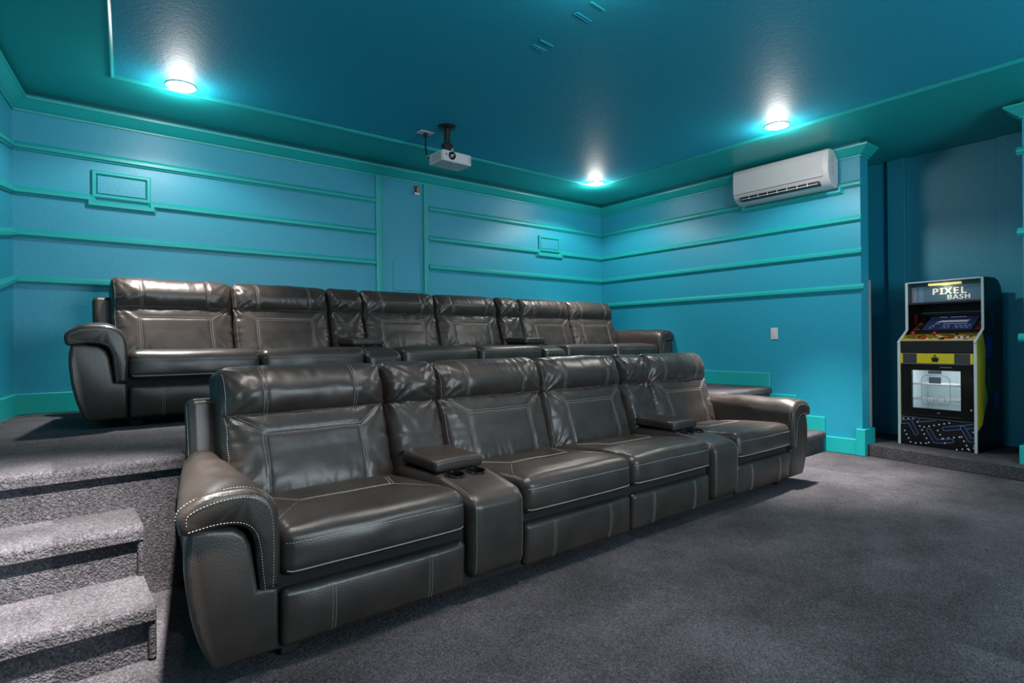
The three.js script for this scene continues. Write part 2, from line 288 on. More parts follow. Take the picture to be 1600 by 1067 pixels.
// a row of stitches along a list of points
function stitchGeo(paths, o = {}) {
  const len = o.len || 0.0062, gap = o.gap || 0.0032, t = o.t || 0.0012, pos = [];
  for (const path of paths) {
    const L = [0]; for (let i = 1; i < path.length; i++) L.push(L[i - 1] + path[i].distanceTo(path[i - 1]));
    const total = L[L.length - 1]; let k = 1;
    const pt = s => { while (k < L.length - 1 && L[k] < s) k++; while (k > 1 && L[k - 1] > s) k--; const f = (s - L[k - 1]) / ((L[k] - L[k - 1]) || 1); return path[k - 1].clone().lerp(path[k], f); };
    for (let s = 0.002; s + len < total; s += len + gap) {
      const A = pt(s), B = pt(s + len), d = B.clone().sub(A).normalize();
      const side = Math.abs(d.y) < 0.9 ? V(0, 1, 0).cross(d).normalize() : V(1, 0, 0).cross(d).normalize(), up = d.clone().cross(side);
      const c = [side.clone().multiplyScalar(t), up.clone().multiplyScalar(t), side.clone().multiplyScalar(-t), up.clone().multiplyScalar(-t)];
      const mid = A.clone().lerp(B, 0.5), tri = (a, b, e) => pos.push(a.x, a.y, a.z, b.x, b.y, b.z, e.x, e.y, e.z);
      const q = c.map(v => [A.clone().addScaledVector(v, 0.4), mid.clone().addScaledVector(v, 1.25), B.clone().addScaledVector(v, 0.4)]);
      for (let i = 0; i < 4; i++) { const j = (i + 1) % 4; for (let h = 0; h < 2; h++) { tri(q[i][h], q[i][h + 1], q[j][h + 1]); tri(q[i][h], q[j][h + 1], q[j][h]); } }
    }
  }
  const g = new THREE.BufferGeometry(); g.setAttribute('position', new THREE.Float32BufferAttribute(pos, 3)); g.computeVertexNormals(); return g;
}
function tubeGeo(pts, r, n = 24, closed = false, rs = 6) { return new THREE.TubeGeometry(new THREE.CatmullRomCurve3(pts, closed), n, r, rs, closed); }
const segDist = (x, y, s) => { const dx = s[2] - s[0], dy = s[3] - s[1], t = Math.max(0, Math.min(1, ((x - s[0]) * dx + (y - s[1]) * dy) / (dx * dx + dy * dy))); return Math.hypot(x - s[0] - t * dx, y - s[1] - t * dy); };
const crease = (x, y, segs, w = 0.008) => { let m = 1; for (const s of segs) m = Math.min(m, segDist(x, y, s)); return Math.exp(-(m * m) / (w * w)); };
// double rows of stitches either side of seams drawn on one face; face = function (x, y) -> box surface point
function seamStitches(g, segs, face, out, off = 0.0065, single = false) {
  const paths = [];
  for (const s of segs) {
    const l = Math.hypot(s[2] - s[0], s[3] - s[1]), nx = -(s[3] - s[1]) / l, ny = (s[2] - s[0]) / l;
    for (const o of single ? [0] : [-off, off]) {
      const n = Math.max(4, Math.ceil(l / 0.012)), p = [];
      for (let i = 0; i <= n; i++) { const t = i / n; const q = g.userData.at(face(s[0] + (s[2] - s[0]) * t + nx * o, s[1] + (s[3] - s[1]) * t + ny * o)); p.push(V(q[0] + out[0], q[1] + out[1], q[2] + out[2])); }
      paths.push(p);
    }
  }
  return stitchGeo(paths);
}

// ------------------------------------------------------------------ one reclining sofa row
const SW = 0.733, CW = 0.302;
function seatCushion(sd, w) {
  const a = w / 2 - 0.003, b = 0.080, c = 0.32;
  const segs = [[-a + 0.10, -0.17, -a + 0.17, 0.02], [-a + 0.17, 0.02, a - 0.17, 0.02], [a - 0.17, 0.02, a - 0.10, -0.17], [-a + 0.17, 0.02, -a + 0.03, 0.20], [a - 0.17, 0.02, a - 0.03, 0.20]];
  const warp = (p, q) => {
    let [x, y, z] = p; const u = x / a, v = z / c, t = Math.max(0, y / b);
    if (y > 0) {
      y += 0.017 * (1 - u * u * u * u) * (1 - 0.75 * v * v) * t + 0.010 * v * t;
      y += t * (0.0032 * sn(x * 7 + sd * 3, z * 6 + sd, 51) + 0.0005 * sn(x * 34 + sd, z * 24, 52));
      y -= 0.0045 * crease(x, z, segs) * t;
      y -= 0.012 * Math.max(0, v - 0.72) / 0.28 * t;
    }
    if (z > 0) { const f = Math.max(0, z / c) ** 4; z += f * (0.016 * (1 - (y / 0.1) * (y / 0.1)) * (1 - u ** 6) + 0.003 * sn(x * 8 + sd * 7, y * 12, 53)); z -= 0.003 * f * Math.exp(-(((q[1] - b * 0.42) / 0.006) ** 2)); }
    x += 0.002 * sn(z * 14 + sd, y * 20, 54);
    return [x, y, z];
  };
  const g = softBox(a, b, c, 0.042, warp);
  const top = (x, z) => [x, b, z], front = (x, y) => [x, y, c];
  const st = merge([seamStitches(g, segs.slice(0, 3), top, [0, 0.0014, 0]), seamStitches(g, segs.slice(3), top, [0, 0.0014, 0], 0, true), seamStitches(g, [[-a + 0.012, b * 0.42, a - 0.012, b * 0.42]], front, [0, 0, 0.0016], 0.003, true)]);
  const n = 30, pp = []; for (let i = 0; i <= n; i++) { const x = (-a + 0.01) + (2 * a - 0.02) * i / n; const q = g.userData.at([x, -b * 0.78, c]); pp.push(V(q[0], q[1], q[2] + 0.001)); }
  return [g, st, tubeGeo(pp, 0.0022, 40)];
}
function gather(x, y, a, b, sd) { // puckers drawn in from the sides and corners of a tied-back cushion
  const ex = Math.max(0, a - Math.abs(x)), ey = Math.max(0, b - Math.abs(y));
  const side = Math.exp(-ex / 0.045) * sn(y * 42 + sd * 5 + 3 * Math.abs(x), sd + (x > 0 ? 4 : 9), 61);
  const topb = Math.exp(-ey / 0.045) * sn(x * 36 + sd * 11 + 2 * y, sd * 2 + (y > 0 ? 3 : 7), 62);
  let cor = 0; for (const sx of [-1, 1]) for (const sy of [-1, 1]) { const dx = x - sx * a, dy = y - sy * b, d = Math.hypot(dx, dy), th = Math.atan2(Math.abs(dy), Math.abs(dx)); cor += Math.exp(-d / 0.11) * Math.sin(th * 15 + sd * 2 + sx + 2 * sy) * Math.min(1, d / 0.03); }
  // thin sharp folds running out from the seams
  const fold = n => -Math.max(0, 1 - Math.abs(n) * 3.2);
  const f1 = fold(sn(y * 30 + sd * 3 + 2.5 * x, sd * 1.7 + (x > 0 ? 2 : 6) + x * 3, 73)) * Math.exp(-ex / 0.075), f2 = fold(sn(x * 24 + sd * 7 + 4 * y, sd * 1.3 + (y > 0 ? 1 : 5) + y * 5, 74)) * Math.exp(-ey / 0.065);
  return 0.0062 * side + 0.0060 * topb + 0.0070 * cor + 0.0062 * f1 + 0.0064 * f2;
}
function backCushion(sd, w, narrow) {
  const a = w / 2 - 0.002, b = 0.208, c = 0.105;
  const ix = a - 0.155, iy = b * 0.40;
  const segs = narrow ? [] : [[-a + 0.02, b - 0.03, -ix, iy], [-ix, iy, ix, iy], [ix, iy, a - 0.02, b - 0.03], [-ix, iy, -ix, -b + 0.02], [ix, iy, ix, -b + 0.02]];
  const warp = (p, q) => {
    let [x, y, z] = p; const u = x / a, v = y / b;
    if (z > 0) {
      const t = z / c;
      z += t * ((narrow ? 0.042 : 0.034) * (1 - u ** 6) * (1 - v ** 4) + 0.022 * (1 - u * u) * Math.max(0, -v));
      z += t * (gather(x, y, a, b, sd) * (narrow ? 1.25 : 1) + 0.0022 * sn(x * 6 + sd, y * 7 + sd * 3, 63) + 0.0004 * sn(x * 30, y * 22 + sd, 64));
      z -= t * 0.006 * crease(x, y, segs, 0.009);
    }
    x += 0.003 * sn(y * 16 + sd, z * 12, 65); y += 0.003 * sn(x * 13 + sd, z * 12, 66);
    return [x, y, z];
  };
  const g = softBox(a, b, c, 0.036, warp, 0.010);
  const face = (x, y) => [x, y, c];
  const st = narrow ? null : merge([seamStitches(g, segs, face, [0, 0, 0.0018]), seamStitches(g, [[-a + 0.014, -b + 0.03, -a + 0.014, b - 0.02]], face, [0, 0, 0.0016], 0, true)]);
  return [g, st];
}
function headCushion(sd, w, narrow) {
  const a = w / 2 - 0.002, b = 0.112, c = 0.095;
  const segs = narrow ? [] : [[-a + 0.17, -b + 0.01, -a + 0.165, b - 0.005], [a - 0.17, -b + 0.01, a - 0.165, b - 0.005]];
  const rim = narrow ? [] : [[-a + 0.014, -b + 0.02, -a + 0.014, b - 0.02], [-a + 0.02, -b + 0.016, a - 0.02, -b + 0.016]];
  const warp = (p, q) => {
    let [x, y, z] = p; const u = x / a, v = y / b;
    if (z > 0) {
      const t = z / c;
      z += t * (0.052 * (1 - u ** 8) * (1 - v * v) - 0.018 * Math.max(0, v));
      z += t * (gather(x, y, a, b, sd + 20) * (narrow ? 1.0 : 0.72) + 0.0024 * sn(x * 7 + sd, y * 8 + sd * 3, 67) + 0.0004 * sn(x * 32, y * 20 + sd, 68));
      z -= t * 0.006 * crease(x, y, segs, 0.009);
    }
    if (y > 0) y += 0.010 * (1 - u ** 6) * (y / b) + 0.004 * sn(x * 7 + sd, z * 9, 69) * (y / b);
    x += 0.003 * sn(y * 22 + sd, z * 15, 70);
    return [x, y, z];
  };
  const g = softBox(a, b, c, 0.036, warp, 0.010);
  const st = narrow ? null : merge([seamStitches(g, segs, (x, y) => [x, y, c], [0, 0, 0.0018]), seamStitches(g, rim, (x, y) => [x, y, c], [0, 0, 0.0016], 0, true)]);
  return [g, st];
}
function footPanel(sd, w) {
  const a = w / 2 - 0.006, b = 0.094, c = 0.035;
  const segs = [[-a + 0.17, -b + 0.01, -a + 0.17, b - 0.006], [a - 0.17, -b + 0.01, a - 0.17, b - 0.006]];
  const warp = (p, q) => { let [x, y, z] = p; if (z > 0) { const t = z / c; z += t * (0.014 * (1 - (x / a) ** 6) * (1 - (y / b) ** 2) + 0.0022 * sn(x * 9 + sd, y * 12, 71) + 0.002 * Math.exp(-(b - y) / 0.02) * sn(x * 40 + sd, 1, 72)); z -= 0.004 * t * crease(x, y, segs); } return [x, y, z]; };
  const g = softBox(a, b, c, 0.022, warp, 0.016);
  return [g, seamStitches(g, segs, (x, y) => [x, y, c], [0, 0, 0.0016], 0.006)];
}
function consoleBody() {
  const a = CW / 2 - 0.004, b = 0.195, c = 0.325;
  const warp = (p) => { let [x, y, z] = p; if (z > 0) { const f = (z / c) ** 3; y -= 0.062 * Math.max(0, (z + 0.06) / (c + 0.06)) ** 2 * Math.max(0, y / b); z += f * 0.012 * (1 - (y / b) ** 2); }
    // raised welts along both sides of the front band
    const e = Math.abs(Math.abs(x) - (a - 0.022)); const wl = 0.004 * Math.exp(-(e * e) / 4e-5); if (y > b - 0.07) y += wl; if (z > c - 0.06) z += wl; return [x, y, z]; };
  const g = softBox(a, b, c, 0.055, warp, 0.012); return g;
}
const ev = new Evaluator(); ev.attributes = ['position', 'normal', 'uv'];
const CUPZ = 0.085;
let consoleGeo;
{
  let A = new Brush(consoleBody(), M.leather); A.updateMatrixWorld();
  for (const s of [-1, 1]) { const cyl = new Brush(new THREE.CylinderGeometry(0.040, 0.040, 0.2, 28), M.leather); cyl.position.set(s * 0.056, 0.195, CUPZ); cyl.updateMatrixWorld(); A = ev.evaluate(A, cyl, SUBTRACTION); A.updateMatrixWorld(); }
  consoleGeo = A.geometry; consoleGeo.clearGroups();
}
function armShapes() { // outlines in x (0 at the seat, negative outwards) and y
  const padOut = splineShape([[-0.286, 0.478], [-0.292, 0.520], [-0.280, 0.556], [-0.235, 0.584], [-0.165, 0.600], [-0.095, 0.596], [-0.040, 0.566], [-0.010, 0.515], [0.0, 0.44], [0.0, 0.33], [-0.003, 0.262]]).getPoints(44);
  const padIn = splineShape([[-0.062, 0.258], [-0.070, 0.34], [-0.076, 0.405], [-0.092, 0.450], [-0.128, 0.474], [-0.19, 0.480], [-0.270, 0.470]]).getPoints(26);
  const body = splineShape([[-0.262, 0.482], [-0.274, 0.42], [-0.272, 0.33], [-0.255, 0.21], [-0.222, 0.10], [-0.196, 0.05]]).getPoints(24);
  const bodyIn = [[-0.003, 0.05], [-0.003, 0.255], [-0.066, 0.262], [-0.085, 0.40], [-0.102, 0.440], [-0.135, 0.466], [-0.20, 0.478]];
  return { pad: [...padOut, ...padIn].map(p => [p.x, p.y]), padOut, padIn, body: [...body.map(p => [p.x, p.y]), ...bodyIn] };
}
function offsetPath(pts, d, z) { const out = []; for (let i = 0; i < pts.length; i++) { const a = pts[Math.max(0, i - 1)], b = pts[Math.min(pts.length - 1, i + 1)], l = Math.hypot(b.x - a.x, b.y - a.y) || 1; out.push(V(pts[i].x + (b.y - a.y) / l * d, pts[i].y - (b.x - a.x) / l * d, z)); } return out; }
function armGeos() {
  const S = armShapes();
  const pad = extrudeShape(S.pad, 0.74, 0.020, [], 5, 12, 24); pad.translate(0, 0, -0.735);
  const p = pad.attributes.position; // the pad rises a little and softens towards the front, and leans in at the back
  for (let i = 0; i < p.count; i++) { const z = p.getZ(i), y = p.getY(i), x = p.getX(i), up = Math.max(0, (y - 0.5) / 0.1); p.setY(i, y + up * (0.006 * sn(z * 9, x * 14, 81) - 0.020 * Math.max(0, (z + 0.10) / 0.10) ** 2)); }
  const taper = z => 1 - 0.50 * Math.min(1, Math.max(0, -z / 0.72)) ** 1.05;
  for (let i = 0; i < p.count; i++) p.setX(i, p.getX(i) * taper(p.getZ(i)));
  pad.computeVertexNormals();
  const body = extrudeShape(S.body, 0.86, 0.018, [], 4, 12, 20); body.translate(0, 0, -0.875);
  const q = body.attributes.position; for (let i = 0; i < q.count; i++) { const z = q.getZ(i), y = q.getY(i), x = q.getX(i); if (z > -0.05) q.setZ(i, z + 0.008 * (1 - ((y - 0.26) / 0.24) ** 2)); q.setX(i, x * taper(z)); }
  body.computeVertexNormals();
  const zf = 0.0056;
  const st = stitchGeo([offsetPath(S.padOut.slice(2), 0.024, zf).map(v => v.setY(v.y - (v.y > 0.5 ? 0.020 * (v.y - 0.5) / 0.1 : 0))), offsetPath(S.padIn, 0.012, zf), ]);
  const st2 = stitchGeo([offsetPath(S.padOut.slice(4, 36), 0.0, -0.020).map(v => v.setY(v.y + 0.0005 - (v.y > 0.5 ? 0.013 * (v.y - 0.5) / 0.1 : 0)))]);
  return { pad: toCreasedNormals(pad, 0.75), body: toCreasedNormals(body, 0.75), st: merge([st, st2]) };
}
const ARM = armGeos();
const mirrorGeo = g => { const m = g.clone(); m.scale(-1, 1, 1); const p = m.attributes; if (m.index) { const ix = m.index.array; for (let i = 0; i < ix.length; i += 3) { const t = ix[i]; ix[i] = ix[i + 1]; ix[i + 1] = t; } } else for (const k of Object.keys(p)) { const s = p[k].itemSize, arr = p[k].array; for (let i = 0; i < p[k].count; i += 3) for (let j = 0; j < s; j++) { const t = arr[i * s + j]; arr[i * s + j] = arr[(i + 1) * s + j]; arr[(i + 1) * s + j] = t; } } return m; };
const ARM_R = { pad: mirrorGeo(ARM.pad), body: mirrorGeo(ARM.body), st: mirrorGeo(ARM.st) };

const STRETCH = {};
function makeSofa(layout, label, pos, sdBase, widths) {
  const t = thing('reclining_sofa', label, 'sofa', pos, Math.atan2(-KX, 1));
  let x = 0, sd = sdBase; const total = layout.reduce((s, k) => s + (k === 'S' ? SW : CW), 0);
  // frame and rear shell
  mesh('base_frame', rbox(-0.02, total + 0.02, 0.035, 0.30, -0.80, -0.045, 0.01), M.blackCloth, t);
  const shell = softBox((total + 0.20) / 2, 0.375, 0.055, 0.03, (p) => [p[0], p[1], p[2] + 0.004 * sn(p[0] * 6, p[1] * 6, 90)], 0.06);
  const shm = mesh('back_shell', shell, M.leather, t); shm.position.set(total / 2, 0.425, -0.825); shm.rotation.x = -0.17;
  const shEdge = [-1, 1].map(s => { const p = []; for (let i = 0; i <= 20; i++) p.push(V(s * ((total + 0.20) / 2 + 0.0005), -0.35 + 0.7 * i / 20, 0.022)); return p; });
  mesh('stitching', stitchGeo(shEdge), M.thread, shm);
  for (const fx of [0.05, total - 0.05]) for (const fz of [-0.1, -0.75]) mesh('foot', rbox(fx - 0.03, fx + 0.03, 0, 0.04, fz - 0.03, fz + 0.03, 0.005), M.black, t);
  layout.forEach((k, i) => {
    const w = k === 'S' ? SW : CW, cx = x + w / 2, narrow = k !== 'S'; sd += 1.37;
    // the outer seats have backs that reach a little past the arm
    const first = i === 0, last = i === layout.length - 1, ext = first || last ? 0.012 : 0, bw = w + ext, bx = cx + (first ? -ext / 2 : last ? ext / 2 : 0);
    const [bg, bs] = backCushion(sd, bw, narrow), bm = mesh('backrest', bg, M.leather, t);
    bm.position.set(bx, 0.538, -0.742); bm.rotation.x = -0.30; if (bs) mesh('stitching', bs, M.thread, bm);
    const [hg, hs] = headCushion(sd, bw, narrow), hm = mesh('headrest', hg, M.leather, t);
    hm.position.set(bx, 0.804, -0.795); hm.rotation.x = -0.20; if (hs) mesh('stitching', hs, M.thread, hm);
    if (k === 'S') {
      const [sg, ss, pp] = seatCushion(sd, w), sm = mesh('seat_cushion', sg, M.leather, t); sm.position.set(cx, 0.342, -0.325); sm.rotation.x = -0.03; mesh('stitching', ss, M.thread, sm); mesh('piping', pp, M.thread, sm);
      const [fg, fs] = footPanel(sd, w), fm = mesh('footrest', fg, M.leather, t); fm.position.set(cx, 0.142, -0.048); fm.rotation.x = 0.05; mesh('stitching', fs, M.thread, fm);
    } else {
      const c = mesh('console', consoleGeo, M.leather, t); c.position.set(cx, 0.260, -0.320);
      const lid = softBox(0.133, 0.027, 0.150, 0.02, (p) => [p[0], p[1] + 0.006 * (1 - (p[0] / 0.133) ** 2) * (p[1] > 0 ? 1 : 0), p[2]], 0.03);
      const lm = mesh('console_lid', lid, M.leather, c); lm.position.set(0, 0.224, -0.105); lm.rotation.x = 0.03;
      for (const s of [-1, 1]) {
        const cup = new THREE.LatheGeometry([[0.0, -0.095], [0.036, -0.095], [0.038, -0.09], [0.0385, 0.0], [0.047, 0.001], [0.048, 0.004], [0.046, 0.006], [0.0395, 0.005]].map(p => new THREE.Vector2(...p)), 30);
        const cm = mesh('cup_holder', cup, M.blackGloss, c); cm.position.set(s * 0.056, 0.1865, CUPZ); cm.rotation.x = 0.12;
      }
      const P = []; const a = CW / 2 - 0.004; for (const s of [-1, 1]) { const l = []; const at = consoleBodyAt; for (let j = 0; j <= 20; j++) l.push(at([s * (a - 0.022), 0.195, 0.05 + 0.27 * j / 20], [0, 0.0012, 0.0004])); for (let j = 1; j <= 24; j++) l.push(at([s * (a - 0.022), 0.195 - 0.37 * j / 24, 0.325], [0, 0.0004, 0.0012])); P.push(l); }
      mesh('stitching', stitchGeo(P), M.thread, c);
    }
    x += w;
  });
  const L = mesh('armrest', ARM.body, M.leather, t); mesh('arm_pad', ARM.pad, M.leather, L); mesh('stitching', ARM.st, M.thread, L);
  const R = mesh('armrest', ARM_R.body, M.leather, t); R.position.x = total; mesh('arm_pad', ARM_R.pad, M.leather, R); mesh('stitching', ARM_R.st, M.thread, R);
  return t;
}
const consoleRef = consoleBody();
function consoleBodyAt(q, o) { const p = consoleRef.userData.at(q); return V(p[0] + o[0], p[1] + o[1], p[2] + o[2]); }
makeSofa(['S', 'C', 'S', 'S', 'C', 'S'], 'charcoal leather four-seat reclining sofa on the floor with two cup-holder consoles', [0.570, 0, pz(3.318, 0.57)], 1);
makeSofa(['S', 'S', 'C', 'S', 'S', 'C', 'S', 'S'], 'charcoal leather six-seat reclining sofa standing on the raised platform', [0.345, PY, pz(1.262, 0.345)], 40);


// ------------------------------------------------------------------ recessed downlights, each with its own light
function downlight([x, z, beam, half, flood, spill, aim = [0, 0]], label, group) {
  const t = thing('downlight', label, 'downlight', [x, HF, z], 0, group);
  mesh('trim_ring', new THREE.LatheGeometry([[0.076, 0.001], [0.092, 0.001], [0.094, -0.004], [0.089, -0.009], [0.078, -0.010], [0.074, -0.006], [0.076, 0.001]].map(p => new THREE.Vector2(...p)), 40), M.white, t);
  mesh('lamp_lens', new THREE.LatheGeometry([[0.0001, -0.024], [0.025, -0.0230], [0.05, -0.0190], [0.070, -0.010], [0.075, -0.002]].map(p => new THREE.Vector2(...p)), 40), M.lampGlow, t);
  const c = new THREE.Color().setRGB(1.0, 0.92, 0.86);
  for (const [n, cd, deg, pen] of [['beam', beam, half, 0.9], ['flood', flood, 74, 0.18]]) {
    const s = new THREE.SpotLight(c, cd, 0, THREE.MathUtils.degToRad(deg), pen, 2); s.name = n; s.position.set(0, -0.035, 0); s.target.position.set(n === 'beam' ? aim[0] : 0, -2.4, n === 'beam' ? aim[1] : 0); s.target.name = 'aim'; s.castShadow = true; s.shadow.radius = 2.5; t.add(s); t.add(s.target);
  }
  const p = new THREE.PointLight(c, spill, 0, 2); p.name = 'spill'; p.position.set(0, -0.10, 0); p.castShadow = true; p.shadow.radius = 3.5; t.add(p);
  return t;
}
const lampLabels = ['glowing round downlight in the ceiling on the steps side of the projector', 'glowing round downlight in the corner of the ceiling field', 'glowing round downlight near the air conditioner', 'round downlight over the carpeted steps', 'round downlight over the open floor, steps side', 'round downlight over the open floor, alcove side', 'round downlight over the middle of the open floor'];
LAMPS.forEach((l, i) => downlight(l, lampLabels[i], 'ceiling downlights'));

// ------------------------------------------------------------------ wall speakers
function wallSpeaker(x0, x1, y0, y1, label) {
  const t = thing('wall_speaker', label, 'speaker', [(x0 + x1) / 2, (y0 + y1) / 2, 0], 0, null); delete t.userData.group;
  const w = (x1 - x0) / 2, h = (y1 - y0) / 2;
  mesh('frame', sweep([[-w, -h], [w, -h], [w, h], [-w, h]], [[0, 0], [0, 0.016], [0.008, 0.022], [0.022, 0.022], [0.030, 0.012], [0.030, 0]], mapA, true), M.trim, t);
  mesh('grille', rbox(-w + 0.034, w - 0.034, -h + 0.034, h - 0.034, 0, 0.014, 0.004), M.wall, t);
  return t;
}
wallSpeaker(0.238, 0.607, 2.106, 2.306, 'framed teal wall speaker on the steps side of the back wall');
wallSpeaker(4.530, 4.872, 2.106, 2.290, 'framed teal wall speaker close to the corner by the air conditioner');

// ------------------------------------------------------------------ air conditioner
{
  const t = thing('air_conditioner', 'white wall-mounted split air conditioner with dark louvre slots', 'air conditioner', [XR, 2.395, 1.985]);
  const W = 0.925;
  // outline in depth (x, towards the room) and height
  const prof = splineShape([[0.0, 0.0], [0.045, -0.004], [0.10, 0.004], [0.150, 0.026], [0.186, 0.064], [0.200, 0.11], [0.204, 0.20], [0.200, 0.285], [0.190, 0.318], [0.165, 0.332], [0.09, 0.336], [0.0, 0.336]]).getPoints(60).map(p => [Math.max(0, p.x), p.y]);
  const g = extrudeShape(prof, W, 0.012, [], 4); g.rotateY(-Math.PI / 2); // x -> z ... depth now along -x after the turn
  // after the turn: old x (depth) -> z, old z (length) -> -x ; swap so that depth points to -x and length to +z
  g.applyMatrix4(new THREE.Matrix4().set(0, 0, -1, 0, 0, 1, 0, 0, -1, 0, 0, 0, 0, 0, 0, 1)); g.computeVertexNormals(); metreUV(g);
  mesh('casing', toCreasedNormals(g, 0.5), M.white, t);
  // outlet: a dark mouth under the front lip with louvre vanes
  const mouth = mesh('air_outlet', rbox(-0.196, -0.10, 0.022, 0.058, 0.075, W - 0.085, 0.006), M.black, t); mouth.rotation.z = 0; mouth.position.set(0.0, 0.0, 0);
  mouth.position.set(-0.006, -0.004, 0);
  const vane = (y, x, th) => { const m = mesh('louvre', rbox(-0.011, 0.011, -0.003, 0.003, 0.085, W - 0.095, 0.003), M.offWhite, t); m.position.set(x, y, 0); m.rotation.z = th; };
  vane(0.036, -0.196, 0.95);
  for (let i = 1; i < 8; i++) { const m = mesh('louvre_rib', rbox(-0.2015, -0.15, 0.022, 0.054, -0.004, 0.004, 0.002), M.offWhite, t); m.position.set(-0.001, 0, 0.08 + (W - 0.17) * i / 8); }
  mesh('front_panel', rbox(-0.212, -0.198, 0.088, 0.290, 0.012, W - 0.05, 0.006), M.white, t);
  // end cap marks: an outlined window, a dot and a round mark
  const mk = (y0, y1, x0, x1) => rbox(x0, x1, y0, y1, W - 0.001, W + 0.0012, 0.0005, 1);
  mesh('display_mark', merge([mk(0.285, 0.287, -0.13, -0.105), mk(0.215, 0.217, -0.13, -0.105), mk(0.215, 0.287, -0.13, -0.128), mk(0.215, 0.287, -0.107, -0.105)]), M.greyPlastic, t);
  mesh('indicator_mark', mk(0.165, 0.178, -0.127, -0.114), M.greyPlastic, t);
  const ring = new THREE.TorusGeometry(0.012, 0.0014, 6, 20); ring.translate(-0.112, 0.115, W + 0.0005); const ring2 = new THREE.TorusGeometry(0.008, 0.0012, 6, 20); ring2.translate(-0.108, 0.145, W + 0.0005);
  mesh('brand_mark', merge([ring, ring2]), M.greyPlastic, t);
}
// ------------------------------------------------------------------ light switch
{
  const t = thing('light_switch', 'white rocker light switch plate on the teal wall', 'light switch', [XR, 1.09, 2.30]);
  mesh('plate', rbox(-0.008, 0, -0.057, 0.057, -0.036, 0.036, 0.003), M.white, t);
  const r = mesh('rocker', rbox(-0.013, -0.006, -0.033, 0.033, -0.017, 0.017, 0.002), M.white, t); r.rotation.z = 0.04;
}
